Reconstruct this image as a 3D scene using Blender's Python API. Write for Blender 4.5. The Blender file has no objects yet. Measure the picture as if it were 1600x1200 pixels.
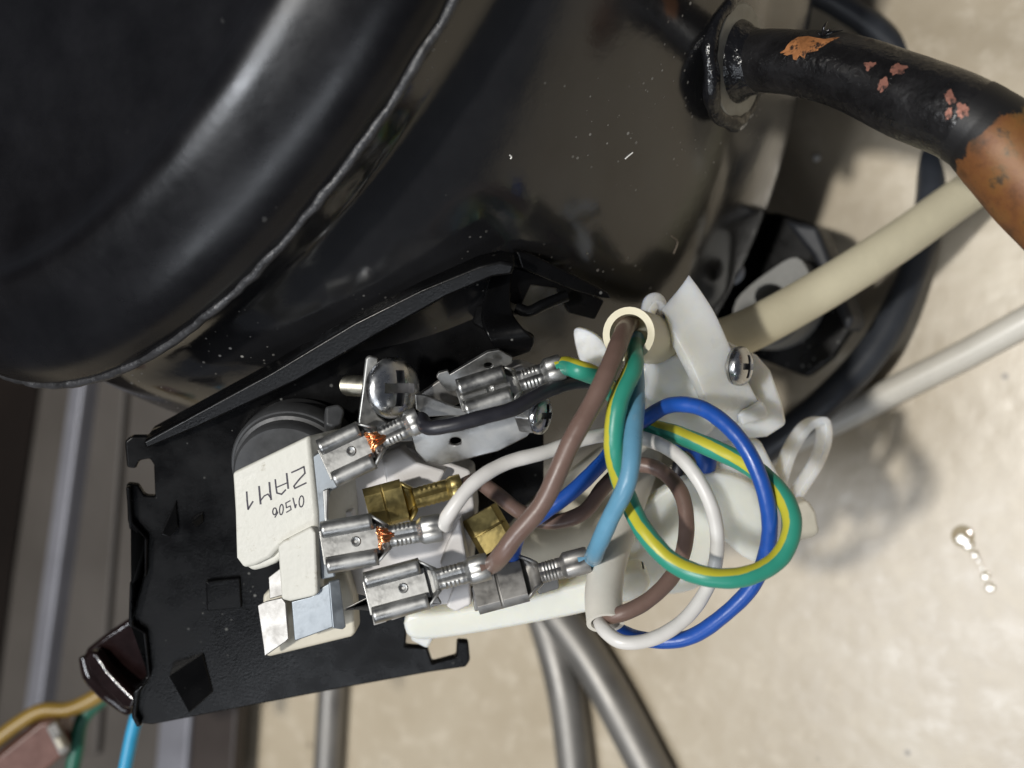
import bpy, bmesh, math, random
from math import radians, sin, cos, pi
from mathutils import Vector, Matrix
from mathutils.bvhtree import BVHTree
from mathutils.geometry import tessellate_polygon

random.seed(7)
scene = bpy.context.scene
col = scene.collection

# ------------------------------------------------------------------ camera
ELEV = radians(60); CAMH = 0.26
FPX = 800 / math.tan(radians(22.5))            # focal length in photo pixels
DIR = Vector((-cos(ELEV), 0, -sin(ELEV)))
XC = Vector((sin(ELEV), 0, -cos(ELEV)))
YC = Vector((0, 1, 0))
ZC = -DIR
CAM = Vector((0, 0, CAMH))
cd = bpy.data.cameras.new('camera'); cam = bpy.data.objects.new('camera', cd); col.objects.link(cam)
cam.matrix_world = Matrix(((XC.x, YC.x, ZC.x, CAM.x), (XC.y, YC.y, ZC.y, CAM.y), (XC.z, YC.z, ZC.z, CAM.z), (0, 0, 0, 1)))
cd.sensor_width = 36; cd.lens = 18 / math.tan(radians(22.5))
cd.clip_start = 0.005; cd.clip_end = 50
cd.dof.use_dof = True; cd.dof.focus_distance = 0.179; cd.dof.aperture_fstop = 15
scene.camera = cam

# ------------------------------------------------------------------ light
world = bpy.data.worlds.new('World'); scene.world = world; world.use_nodes = True
bg = world.node_tree.nodes['Background']
bg.inputs[0].default_value = (0.80, 0.86, 1.0, 1); bg.inputs[1].default_value = 0.12

def area(name, loc, target, sx, sy, power, color=(1, 1, 1), rot=0):
    l = bpy.data.lights.new(name, 'AREA'); l.shape = 'RECTANGLE'; l.size = sx; l.size_y = sy
    l.energy = power; l.color = color
    o = bpy.data.objects.new(name, l); col.objects.link(o); o.location = loc
    q = (Vector(target) - Vector(loc)).to_track_quat('-Z', 'Y')
    o.rotation_euler = (q.to_matrix().to_4x4() @ Matrix.Rotation(rot, 4, 'Z')).to_euler()
    return o
area('ceiling_lamp', (-0.03, -0.02, 1.60), (-0.08, 0, 0), 0.07, 0.07, 21, (1.0, 0.965, 0.90))
area('ceiling_tube_lamp', (-0.34, -0.44, 1.85), (-0.05, -0.05, 0), 0.42, 0.26, 15, (0.90, 0.94, 1.0))
area('streak_light', (0.15, -1.0, 0.95), (-0.10, 0.03, 0.12), 0.9, 0.22, 4.6, (0.88, 0.93, 1.0))  # soft light added for the streak on the cap shoulder, no window known

scene.view_settings.view_transform = 'Standard'; scene.view_settings.look = 'None'
scene.view_settings.exposure = -0.36; scene.view_settings.gamma = 1
scene.render.engine = 'CYCLES'

# ------------------------------------------------------------------ pixel helpers (photo pixel + distance in mm -> point)
def ray(px, py): return DIR + XC * ((px - 800) / FPX) + YC * ((600 - py) / FPX)
def P(px, py, D): return CAM + ray(px, py) * (D * 0.001)
def on_floor(px, py, z=0.0):
    r = ray(px, py); return CAM + r * ((CAMH - z) / -r.z)
class Plane:
    def __init__(s, px, py, D, nx=0, ny=0):
        s.o = P(px, py, D); s.n = (XC * nx + YC * ny + ZC).normalized()
    def hit(s, px, py, lift=0):
        r = ray(px, py); t = (s.o - CAM).dot(s.n) / r.dot(s.n)
        return CAM + r * t + s.n * (lift * 0.001)
def camvec(x, y, z): return (XC * x + YC * y + ZC * z) * 0.001
def frame(px, py, D, ang=0, tx=0, ty=0):
    """local mm frame: x along image angle ang, z to the viewer, tilted about its x and y"""
    m = Matrix(((XC.x, YC.x, ZC.x), (XC.y, YC.y, ZC.y), (XC.z, YC.z, ZC.z)))
    m = m @ Matrix.Rotation(radians(ang), 3, 'Z') @ Matrix.Rotation(radians(tx), 3, 'X') @ Matrix.Rotation(radians(ty), 3, 'Y')
    M = m.to_4x4() @ Matrix.Scale(0.001, 4)
    M.translation = P(px, py, D)
    return M
def axis_frame(o, axis, up=None):
    z = axis.normalized(); up = up or Vector((0, 0, 1))
    if abs(z.dot(up)) > .98: up = Vector((0, 1, 0))
    x = up.cross(z).normalized(); y = z.cross(x)
    M = Matrix(((x.x, y.x, z.x), (x.y, y.y, z.y), (x.z, y.z, z.z))).to_4x4() @ Matrix.Scale(0.001, 4)
    M.translation = o
    return M

# ------------------------------------------------------------------ object helpers
WL = {}
def thing(name, label, cat, loc, group=None):
    o = bpy.data.objects.new(name, None); col.objects.link(o); o.location = loc
    o.empty_display_size = 0.005
    WL[o] = Vector(loc); o['label'] = label; o['category'] = cat
    if group: o['group'] = group
    return o
def tag(o, label, cat, group=None):
    o['label'] = label; o['category'] = cat
    if group: o['group'] = group
    return o
def mesh(name, V, F, m, parent=None, smooth=40, bevel=0, seg=2, solid=0, sub=0, uv=None):
    V = [Vector(v) for v in V]
    c = sum(V, Vector()) / len(V)
    me = bpy.data.meshes.new(name); me.from_pydata([v - c for v in V], [], F); me.update()
    bm = bmesh.new(); bm.from_mesh(me); bmesh.ops.recalc_face_normals(bm, faces=bm.faces); bm.to_mesh(me); bm.free()
    if smooth:
        for p in me.polygons: p.use_smooth = True
        me.set_sharp_from_angle(angle=radians(smooth))
    if uv:
        L = me.uv_layers.new(name='UVMap')
        for p in me.polygons:
            vs = [uv[me.loops[i].vertex_index] for i in p.loop_indices]; hi = max(v[1] for v in vs)
            for i, v in zip(p.loop_indices, vs): L.data[i].uv = (v[0], v[1] + (1 if hi - v[1] > .5 else 0))
    me.materials.append(MAT[m])
    o = bpy.data.objects.new(name, me); col.objects.link(o)
    if parent is not None: o.parent = parent; o.location = c - WL[parent]
    else: o.location = c
    WL[o] = c
    if solid:
        md = o.modifiers.new('thick', 'SOLIDIFY'); md.thickness = solid * .001; md.offset = 0
    if bevel:
        md = o.modifiers.new('bevel', 'BEVEL'); md.width = bevel * .001; md.segments = seg; md.limit_method = 'ANGLE'; md.angle_limit = radians(35); md.harden_normals = bool(smooth)
    if sub:
        md = o.modifiers.new('sub', 'SUBSURF'); md.levels = sub; md.render_levels = sub
    return o
def smooth_poly(pts, n=4):
    """closed Catmull-Rom through 2D outline"""
    out = []; N = len(pts)
    for i in range(N):
        p0, p1, p2, p3 = [Vector(pts[(i + k - 1) % N]) for k in range(4)]
        for j in range(n):
            t = j / n
            out.append(tuple(.5 * ((2 * p1) + (p2 - p0) * t + (2 * p0 - 5 * p1 + 4 * p2 - p3) * t * t + (3 * p1 - p0 - 3 * p2 + p3) * t ** 3)))
    return out
def circ(cx, cy, r, n=14, ry=None):
    return [(cx + r * cos(2 * pi * k / n), cy + (ry or r) * sin(2 * pi * k / n)) for k in range(n)]
def prism3(name, loops3, ext, m, parent, bevel=0.15, **kw):
    """loops3: outer + hole loops of 3D points in one plane; extruded by ext"""
    V = [p for l in loops3 for p in l]; n = len(V)
    o_ = loops3[0][0]; a_ = None
    for p in loops3[0][1:]:
        if (p - o_).length > 1e-6: a_ = a_ or (p - o_).normalized()
    n_ = ext.normalized(); nn_ = Vector()
    for i in range(len(loops3[0])): nn_ += (loops3[0][i] - o_).cross(loops3[0][(i + 1) % len(loops3[0])] - o_)
    nn_.normalize(); b_ = nn_.cross(a_)
    tris = tessellate_polygon([[Vector(((p - o_).dot(a_) * 1e4, (p - o_).dot(b_) * 1e4, 0)) for p in l] for l in loops3])
    F = [tuple(t) for t in tris] + [tuple(i + n for i in reversed(t)) for t in tris]
    if len(loops3) == 1: F = [tuple(range(n)), tuple(range(2 * n - 1, n - 1, -1))]
    b = 0
    for l in loops3:
        k = len(l)
        for i in range(k):
            j = (i + 1) % k; F.append((b + i, b + j, b + j + n, b + i + n))
        b += k
    V = V + [p + ext for p in V]
    return mesh(name, V, F, m, parent, bevel=bevel, **kw)
def prism(name, pts, pl, th, m, parent=None, bevel=0.15, holes=(), ext=None, lift=0, **kw):
    """outline in photo pixels laid on plane pl, extruded th mm away from the viewer (or along ext)"""
    loops = [[pl.hit(*p, lift) for p in l] for l in [pts] + list(holes)]
    return prism3(name, loops, ext if ext is not None else -pl.n * (th * .001), m, parent, bevel, **kw)
def lprism(name, pts, z0, z1, M, m, parent=None, bevel=0.15, holes=(), **kw):
    loops = [[M @ Vector((p[0], p[1], z0)) for p in l] for l in [pts] + list(holes)]
    ext = (M @ Vector((0, 0, z1))) - (M @ Vector((0, 0, z0)))
    return prism3(name, loops, ext, m, parent, bevel, **kw)
def lathe(name, prof, M, m, parent=None, n=32, smooth=40, caps=True, **kw):
    """prof: list of (r,z) in mm in frame M"""
    V = []; F = []
    for r, z in prof:
        for k in range(n):
            a = 2 * pi * k / n; V.append(M @ Vector((r * cos(a), r * sin(a), z)))
    for i in range(len(prof) - 1):
        for k in range(n):
            F.append((i * n + k, i * n + (k + 1) % n, (i + 1) * n + (k + 1) % n, (i + 1) * n + k))
    if caps:
        F.append(tuple(range(n))); F.append(tuple((len(prof) - 1) * n + k for k in range(n)))
    return mesh(name, V, F, m, parent, smooth=smooth, **kw)
def spline(pts, n=8):
    pts = [Vector(p) for p in pts]
    if len(pts) == 2: return [pts[0].lerp(pts[1], i / n) for i in range(n + 1)]
    Q = [pts[0] * 2 - pts[1]] + pts + [pts[-1] * 2 - pts[-2]]
    out = []
    for i in range(1, len(Q) - 2):
        p0, p1, p2, p3 = Q[i - 1:i + 3]
        def tj(ti, a, b): return ti + max((b - a).length, 1e-6) ** .5
        t0 = 0; t1 = tj(t0, p0, p1); t2 = tj(t1, p1, p2); t3 = tj(t2, p2, p3)
        for k in range(n):
            t = t1 + (t2 - t1) * k / n
            A1 = p0 * ((t1 - t) / (t1 - t0)) + p1 * ((t - t0) / (t1 - t0))
            A2 = p1 * ((t2 - t) / (t2 - t1)) + p2 * ((t - t1) / (t2 - t1))
            A3 = p2 * ((t3 - t) / (t3 - t2)) + p3 * ((t - t2) / (t3 - t2))
            B1 = A1 * ((t2 - t) / (t2 - t0)) + A2 * ((t - t0) / (t2 - t0))
            B2 = A2 * ((t3 - t) / (t3 - t1)) + A3 * ((t - t1) / (t3 - t1))
            out.append(B1 * ((t2 - t) / (t2 - t1)) + B2 * ((t - t1) / (t2 - t1)))
    out.append(pts[-1]); return out
def sweep(name, path, r, m, parent=None, ns=16, n=8, twist=0, v0=0, bore=0, smooth=60, prof=None, wander=0, wob=0, up=None, raw=False, round_end=0):
    """tube along 3D points; r in mm (number or list along the points); bore mm hollows both ends"""
    C = path if raw else spline(path, n)
    N = len(C)
    if isinstance(r, (int, float)): R = [r] * N
    else:
        R = []
        for i in range(N):
            f = i / (N - 1) * (len(r) - 1); k = min(int(f), len(r) - 2); R.append(r[k] + (r[k + 1] - r[k]) * (f - k))
    T = [(C[min(i + 1, N - 1)] - C[max(i - 1, 0)]).normalized() for i in range(N)]
    u = up or Vector((.3, .5, .81)); fixed = up is not None; nv = (u - T[0] * u.dot(T[0])).normalized()
    V = []; F = []; UV = []; ln = 0
    ph = random.random() * 10
    rings = []
    for i in range(N):
        if i: ln += (C[i] - C[i - 1]).length
        if fixed: nv = u
        nv = (nv - T[i] * nv.dot(T[i])).normalized(); bn = T[i].cross(nv)
        k = 1 + wob * (sin(ln * 900 + ph) + .6 * sin(ln * 2300 + ph * 3))
        rings.append((C[i], nv.copy(), bn.copy(), R[i] * .001 * k, ln))
    if round_end:
        c, a, b, rr, l = rings[-1]
        for q in (30, 60, 85):
            rings.append((c + T[-1] * rr * sin(radians(q)) * round_end, a, b, rr * cos(radians(q)), l))
    for (c, a, b, rr, l) in rings:
        for s in range(ns):
            th = 2 * pi * s / ns
            V.append(c + (a * cos(th) + b * sin(th)) * rr); UV.append((l * 100, s / ns + v0 + twist * l + wander * sin(l * 70 + .6)))
    n_ = len(rings)
    for i in range(n_ - 1):
        for s in range(ns):
            F.append((i * ns + s, i * ns + (s + 1) % ns, (i + 1) * ns + (s + 1) % ns, (i + 1) * ns + s))
    if bore:
        for end, i in ((0, 0), (1, n_ - 1)):
            c, a, b, rr, l = rings[i]; b0 = len(V); tdir = T[0] if end == 0 else -T[-1]
            for dep in (0, 0.006):
                for s in range(ns):
                    th = 2 * pi * s / ns
                    V.append(c + (a * cos(th) + b * sin(th)) * bore * .001 + tdir * dep); UV.append((0, 0))
            for s in range(ns):
                F.append((i * ns + s, i * ns + (s + 1) % ns, b0 + (s + 1) % ns, b0 + s))
                F.append((b0 + s, b0 + (s + 1) % ns, b0 + ns + (s + 1) % ns, b0 + ns + s))
            F.append(tuple(b0 + ns + s for s in range(ns)))
    else:
        F.append(tuple(range(ns))); F.append(tuple((n_ - 1) * ns + s for s in range(ns)))
    return mesh(name, V, F, m, parent, smooth=smooth, uv=UV)
def extrude_profile(name, stations, M, m, parent, closed=True, solid=0, caps=True, **kw):
    """stations: list of (x, [(y,z)...]) in mm"""
    V = []; F = []; k = len(stations[0][1])
    for x, pr in stations:
        for y, z in pr: V.append(M @ Vector((x, y, z)))
    for i in range(len(stations) - 1):
        for j in range(k if closed else k - 1):
            F.append((i * k + j, i * k + (j + 1) % k, (i + 1) * k + (j + 1) % k, (i + 1) * k + j))
    if closed and caps:
        F.append(tuple(range(k))); F.append(tuple((len(stations) - 1) * k + j for j in range(k)))
    return mesh(name, V, F, m, parent, solid=solid, **kw)

# ------------------------------------------------------------------ materials
MAT = {}
def nodes_of(name):
    m = bpy.data.materials.new(name); m.use_nodes = True; MAT[name] = m
    nt = m.node_tree; return m, nt, nt.nodes['Principled BSDF']
def N(nt, t, **kw):
    n = nt.nodes.new(t)
    for k, v in kw.items():
        if k in n.inputs: n.inputs[k].default_value = v
        else: setattr(n, k, v)
    return n
def ramp(nt, src, stops):
    r = nt.nodes.new('ShaderNodeValToRGB'); e = r.color_ramp.elements
    e[0].position, e[0].color = stops[0][0], (*stops[0][1], 1)
    e[1].position, e[1].color = stops[-1][0], (*stops[-1][1], 1)
    for p, c in stops[1:-1]:
        x = e.new(p); x.color = (*c, 1)
    nt.links.new(src, r.inputs[0]); return r.outputs[0]
def mixc(nt, fac, a, b):
    x = nt.nodes.new('ShaderNodeMix'); x.data_type = 'RGBA'
    nt.links.new(fac, x.inputs[0])
    for s, i in ((a, 6), (b, 7)):
        if isinstance(s, tuple): x.inputs[i].default_value = (*s, 1)
        else: nt.links.new(s, x.inputs[i])
    return x.outputs[2]
def g(v): return (v, v, v)
def mat(name, c, rough=.4, metal=0, var=.15, vscale=400, rvar=.15, bump=0.0, bscale=900, spec=.5, sss=0, dust=0, dust_c=(.45, .44, .42), dust_scale=900, trans=0, coat=0, dirt=None, dirt_scale=150, dirt_lo=.55, dirt_hi=.7, sss_r=(.004, .0035, .0025)):
    m, nt, b = nodes_of(name); L = nt.links.new
    tc = N(nt, 'ShaderNodeTexCoord'); co = tc.outputs['Object']
    nz = N(nt, 'ShaderNodeTexNoise', Scale=vscale, Detail=5.0, Roughness=.6); L(co, nz.inputs['Vector'])
    hi = tuple(min(1, x * (1 + var)) for x in c); lo = tuple(x * (1 - var) for x in c)
    base = ramp(nt, nz.outputs[0], [(.3, lo), (.7, hi)])
    if dirt:
        dn = N(nt, 'ShaderNodeTexNoise', Scale=dirt_scale, Detail=6.0, Roughness=.7); L(co, dn.inputs['Vector'])
        base = mixc(nt, ramp(nt, dn.outputs[0], [(dirt_lo, g(0)), (dirt_hi, g(1))]), base, dirt)
    rr = ramp(nt, nz.outputs[0], [(.25, g(max(.03, rough - rvar * rough * 1.5))), (.75, g(min(1, rough + rvar * rough * 1.5)))])
    if dust:
        vo = N(nt, 'ShaderNodeTexVoronoi', Scale=dust_scale); L(co, vo.inputs['Vector'])
        vr = N(nt, 'ShaderNodeTexNoise', Scale=dust_scale * .05, Detail=3.0); L(co, vr.inputs['Vector'])
        # random per cell threshold
        sep = N(nt, 'ShaderNodeSeparateColor'); L(vo.outputs['Color'], sep.inputs[0])
        th = N(nt, 'ShaderNodeMath', operation='GREATER_THAN'); L(sep.outputs[0], th.inputs[0]); th.inputs[1].default_value = 1 - dust
        sz = N(nt, 'ShaderNodeMath', operation='MULTIPLY_ADD'); L(sep.outputs[1], sz.inputs[0]); sz.inputs[1].default_value = .22; L(vo.outputs['Distance'], sz.inputs[2])
        cl_ = ramp(nt, vr.outputs[0], [(.46, g(.0)), (.60, g(1))])
        mk0 = ramp(nt, sz.outputs[0], [(.20, g(1)), (.27, g(0))]); mk_ = N(nt, 'ShaderNodeMath', operation='MULTIPLY'); L(mk0, mk_.inputs[0]); L(cl_, mk_.inputs[1]); mk = mk_.outputs[0]
        mm = N(nt, 'ShaderNodeMath', operation='MULTIPLY'); L(mk, mm.inputs[0]); L(th.outputs[0], mm.inputs[1])
        base = mixc(nt, mm.outputs[0], base, dust_c); rr = mixc(nt, mm.outputs[0], rr, g(.8))
    L(base, b.inputs['Base Color']); L(rr, b.inputs['Roughness'])
    b.inputs['Metallic'].default_value = metal; b.inputs['Specular IOR Level'].default_value = spec
    if coat: b.inputs['Coat Weight'].default_value = coat; b.inputs['Coat Roughness'].default_value = .08
    if sss:
        b.inputs['Subsurface Weight'].default_value = sss; b.inputs['Subsurface Radius'].default_value = (1, .85, .6); b.inputs['Subsurface Scale'].default_value = sss_r[0]
    if trans: b.inputs['Transmission Weight'].default_value = trans
    if bump:
        bn = N(nt, 'ShaderNodeTexNoise', Scale=bscale, Detail=4.0); L(co, bn.inputs['Vector'])
        bp = N(nt, 'ShaderNodeBump', Strength=bump, Distance=.0005); L(bn.outputs[0], bp.inputs['Height']); L(bp.outputs[0], b.inputs['Normal'])
    return m
mat('black_paint', (.011, .011, .012), .16, var=.3, vscale=60, rvar=.35, bump=.05, bscale=500, spec=.9, dust=.4, dust_scale=950, dust_c=(.24, .23, .21))
mat('cap_paint', (.006, .006, .0072), .27, var=.3, vscale=90, rvar=.2, bump=.035, bscale=700, spec=.34, dust=.25, dust_scale=420, dust_c=(.06, .06, .06))
mat('weld_edge', (.030, .030, .032), .38, var=.5, vscale=300, bump=.6, bscale=900, dirt=(.25, .16, .05), dirt_scale=120, dirt_lo=.66, dirt_hi=.70)
mat('tar_black', (.006, .006, .007), .18, var=.4, vscale=500, bump=.8, bscale=700)
mat('pipe_black', (.010, .0095, .010), .30, var=.4, vscale=200, bump=.4, dirt=(.05, .028, .02), dirt_scale=140, dirt_lo=.64, dirt_hi=.72, bscale=900, rvar=.3)
mat('black_plastic', (.0035, .0035, .0038), .28, var=.3, vscale=120, rvar=.4, bump=.05, bscale=2500, spec=.18, dust=.35, dust_scale=900, dust_c=(.16, .16, .15))
mat('disc_black', (.045, .046, .048), .45, var=.2, bump=.05, dust=.15, dust_scale=700, dust_c=(.2, .2, .2))
mat('rubber', (.022, .024, .029), .5, var=.15, bump=.05)
mat('cable_black', (.030, .034, .042), .42, var=.2, vscale=120, bump=.08, bscale=1500)
mat('lug_enamel', (.010, .005, .005), .12, var=.3, bump=.35, bscale=260)
mat('white_ceramic', (.62, .61, .55), .5, var=.08, vscale=140, bump=.14, bscale=1100, dirt=(.36, .33, .25), dirt_scale=420, dirt_lo=.60, dirt_hi=.74)
mat('white_plastic', (.66, .64, .63), .45, var=.05, vscale=200, bump=.05)
mat('cream_plastic', (.60, .56, .46), .5, var=.08, vscale=200, bump=.08)
mat('nylon', (.80, .80, .75), .30, var=.06, vscale=130, sss=1.0, sss_r=(.005, 0, 0), bump=.08, bscale=700)
mat('nylon_tray', (.76, .76, .68), .36, var=.08, vscale=70, sss=.9, sss_r=(.005, 0, 0), bump=.08, bscale=500)
mat('zinc', (.42, .42, .41), .46, 1, var=.24, vscale=260, rvar=.35, bump=.10, bscale=420)
mat('zinc_blue', (.31, .34, .37), .50, .9, var=.14, vscale=300, rvar=.25, bump=.03, bscale=900)
mat('zinc_dull', (.32, .31, .295), .50, .9, var=.2, vscale=400, rvar=.25, bump=.04, bscale=900)
mat('chrome', (.56, .57, .58), .30, 1, var=.15, vscale=500, rvar=.4, bump=.05)
mat('screw_shank', (.45, .43, .36), .40, 1, var=.2)
mat('shaded_slot', (.30, .30, .31), .40, 1, var=.2)  # darker than the screw head, shade of the recess put into the colour
mat('brass', (.40, .32, .13), .42, 1, var=.25, vscale=300, rvar=.3, bump=.1)
mat('copper_strand', (.80, .34, .15), .28, 1, var=.15)
mat('pvc_white', (.70, .68, .65), .38, var=.05, vscale=200, bump=.04, dirt=(.45, .40, .33), dirt_scale=260, dirt_lo=.66, dirt_hi=.74)
mat('pvc_brown', (.165, .105, .085), .40, var=.10, vscale=160, rvar=.3, bump=.09, dirt=(.10, .065, .055), dirt_scale=180, dirt_lo=.60, dirt_hi=.74)
mat('pvc_blue', (.012, .075, .36), .36, var=.12, vscale=160, rvar=.3, bump=.09, dirt=(.03, .06, .18), dirt_scale=180, dirt_lo=.60, dirt_hi=.74)
mat('pvc_light_blue', (.12, .30, .44), .38, var=.08, vscale=160, rvar=.3, bump=.09, dirt=(.20, .33, .42), dirt_scale=180, dirt_lo=.60, dirt_hi=.74)
mat('pvc_cyan', (.03, .30, .52), .40, var=.08)
mat('pvc_black', (.020, .020, .026), .40, var=.15, bump=.06)
mat('pvc_green', (.015, .12, .08), .4, var=.1)
mat('pvc_yellow', (.27, .17, .03), .4, var=.1)
mat('sheath', (.70, .645, .47), .45, var=.06, vscale=120, bump=.06, dirt=(.42, .36, .18), dirt_scale=55, dirt_lo=.68, dirt_hi=.74)
mat('sheath_white', (.66, .63, .56), .42, var=.06, vscale=120, bump=.06, dirt=(.40, .34, .25), dirt_scale=400, dirt_lo=.69, dirt_hi=.74)
mat('steel_tube', (.22, .21, .195), .45, .6, var=.15, vscale=80, rvar=.2)
mat('aluminium', (.22, .22, .245), .4, .3, var=.1, vscale=60)  # rail tone lowered, the shade at the left is in the colour
mat('panel_brown', (.035, .026, .022), .5, var=.25, vscale=20)
mat('floor_shade_grey', (.075, .066, .058), .45, var=.15, vscale=20)  # low tone carries the shade over the floor at the left
mat('panel_dark', (.02, .018, .017), .5, var=.2, vscale=20)
mat('connector_brown', (.14, .065, .05), .42, var=.15, bump=.1)
mat('ink', (.035, .03, .045), .6, var=.4, vscale=900)
mat('grommet_grey', (.20, .20, .19), .5, var=.15, bump=.1)
mat('washer_grey', (.24, .24, .22), .4, .3, var=.2)
mat('crumb', (.8, .78, .74), .5)
mat('fibre', (.16, .13, .10), .7)

def earth_material():
    m, nt, b = nodes_of('pvc_green_yellow'); L = nt.links.new
    uv = N(nt, 'ShaderNodeUVMap'); sp = N(nt, 'ShaderNodeSeparateXYZ'); L(uv.outputs[0], sp.inputs[0])
    tc = N(nt, 'ShaderNodeTexCoord'); nz = N(nt, 'ShaderNodeTexNoise', Scale=700.0, Detail=3.0); L(tc.outputs['Object'], nz.inputs['Vector'])
    ad = N(nt, 'ShaderNodeMath', operation='MULTIPLY_ADD'); L(nz.outputs[0], ad.inputs[0]); ad.inputs[1].default_value = .03; L(sp.outputs['Y'], ad.inputs[2])
    fr = N(nt, 'ShaderNodeMath', operation='FRACT'); L(ad.outputs[0], fr.inputs[0])
    s = ramp(nt, fr.outputs[0], [(.40, g(0)), (.415, g(1)), (.56, g(1)), (.575, g(0))])
    c = mixc(nt, s, (.030, .27, .19), (.50, .46, .035))
    L(c, b.inputs['Base Color']); b.inputs['Roughness'].default_value = .38
    bp = N(nt, 'ShaderNodeBump', Strength=.05, Distance=.0005); L(nz.outputs[0], bp.inputs['Height']); L(bp.outputs[0], b.inputs['Normal'])
earth_material()

def copper_pipe_material():
    """black lacquer with chips down to bare copper"""
    m, nt, b = nodes_of('copper_pipe'); L = nt.links.new
    tc = N(nt, 'ShaderNodeTexCoord'); co = tc.outputs['Object']
    a = N(nt, 'ShaderNodeTexNoise', Scale=130.0, Detail=7.0, Roughness=.65); L(co, a.inputs['Vector'])
    base = ramp(nt, a.outputs[0], [(.30, (.035, .022, .010)), (.43, (.17, .065, .020)), (.52, (.20, .085, .022)), (.60, (.11, .07, .025)), (.72, (.06, .05, .028))])
    d = N(nt, 'ShaderNodeTexNoise', Scale=260.0, Detail=6.0, Roughness=.7); L(co, d.inputs['Vector'])
    base = mixc(nt, ramp(nt, d.outputs[0], [(.56, g(0)), (.68, g(1))]), base, (.035, .022, .016))
    uv = N(nt, 'ShaderNodeUVMap'); sp = N(nt, 'ShaderNodeSeparateXYZ'); L(uv.outputs[0], sp.inputs[0])
    e = N(nt, 'ShaderNodeTexNoise', Scale=150.0, Detail=8.0, Roughness=.75); L(co, e.inputs['Vector'])
    ad = N(nt, 'ShaderNodeMath', operation='MULTIPLY_ADD'); L(e.outputs[0], ad.inputs[0]); ad.inputs[1].default_value = -.75; L(sp.outputs['X'], ad.inputs[2])
    pm = ramp(nt, ad.outputs[0], [(0.0, g(1)), (.03, g(0))])
    base = mixc(nt, pm, base, (.010, .0095, .010))
    L(base, b.inputs['Base Color']); b.inputs['Metallic'].default_value = .12; b.inputs['Roughness'].default_value = .5
    bp = N(nt, 'ShaderNodeBump', Strength=.15, Distance=.0005); L(d.outputs[0], bp.inputs['Height']); L(bp.outputs[0], b.inputs['Normal'])
copper_pipe_material()
mat('copper_chip', (.34, .15, .11), .5, .4, var=.35, vscale=900, bump=.3, dirt=(.03, .02, .018), dirt_scale=900, dirt_lo=.50, dirt_hi=.62)
mat('copper_rust', (.34, .14, .05), .55, .2, var=.4, vscale=500, bump=.3, dirt=(.02, .014, .012), dirt_scale=700, dirt_lo=.52, dirt_hi=.62)

def floor_material():
    m, nt, b = nodes_of('beige_floor'); L = nt.links.new
    tc = N(nt, 'ShaderNodeTexCoord'); co = tc.outputs['Object']
    a = N(nt, 'ShaderNodeTexNoise', Scale=22.0, Detail=7.0, Roughness=.62); L(co, a.inputs['Vector'])
    base = ramp(nt, a.outputs[0], [(.30, (.40, .335, .24)), (.5, (.46, .392, .29)), (.70, (.51, .45, .345))])
    v = N(nt, 'ShaderNodeTexNoise', Scale=150.0, Detail=5.0, Roughness=.6); L(co, v.inputs['Vector'])
    base = mixc(nt, ramp(nt, v.outputs[0], [(.52, g(0)), (.72, g(.75))]), base, (.58, .51, .40))
    w = N(nt, 'ShaderNodeTexNoise', Scale=70.0, Detail=6.0, Roughness=.7); L(co, w.inputs['Vector'])
    base = mixc(nt, ramp(nt, w.outputs[0], [(.68, g(0)), (.78, g(.6))]), base, (.25, .20, .10))
    vg = N(nt, 'ShaderNodeTexVoronoi', Scale=160.0); L(co, vg.inputs['Vector'])
    sg = N(nt, 'ShaderNodeSeparateColor'); L(vg.outputs['Color'], sg.inputs[0])
    tg = N(nt, 'ShaderNodeMath', operation='GREATER_THAN'); L(sg.outputs[0], tg.inputs[0]); tg.inputs[1].default_value = .93
    mg = N(nt, 'ShaderNodeMath', operation='MULTIPLY'); L(ramp(nt, vg.outputs['Distance'], [(.06, g(1)), (.16, g(0))]), mg.inputs[0]); L(tg.outputs[0], mg.inputs[1])
    base = mixc(nt, mg.outputs[0], base, (.17, .14, .10))
    L(base, b.inputs['Base Color'])
    L(ramp(nt, v.outputs[0], [(.3, g(.26)), (.7, g(.38))]), b.inputs['Roughness'])
    vo = N(nt, 'ShaderNodeTexVoronoi', Scale=260.0, feature='SMOOTH_F1'); L(co, vo.inputs['Vector'])
    v2 = N(nt, 'ShaderNodeTexNoise', Scale=210.0, Detail=4.0); L(co, v2.inputs['Vector'])
    ad = N(nt, 'ShaderNodeMath', operation='ADD'); L(vo.outputs['Distance'], ad.inputs[0]); L(v2.outputs[0], ad.inputs[1])
    bp = N(nt, 'ShaderNodeBump', Strength=.055, Distance=.0010); L(ad.outputs[0], bp.inputs['Height']); L(bp.outputs[0], b.inputs['Normal'])
floor_material()

# ------------------------------------------------------------------ floor
fl = mesh('floor', [(-1.6, -1.6, 0), (1.6, -1.6, 0), (1.6, 1.6, 0), (-1.6, 1.6, 0)], [(0, 1, 2, 3)], 'beige_floor', smooth=0)
fl['kind'] = 'structure'

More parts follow.
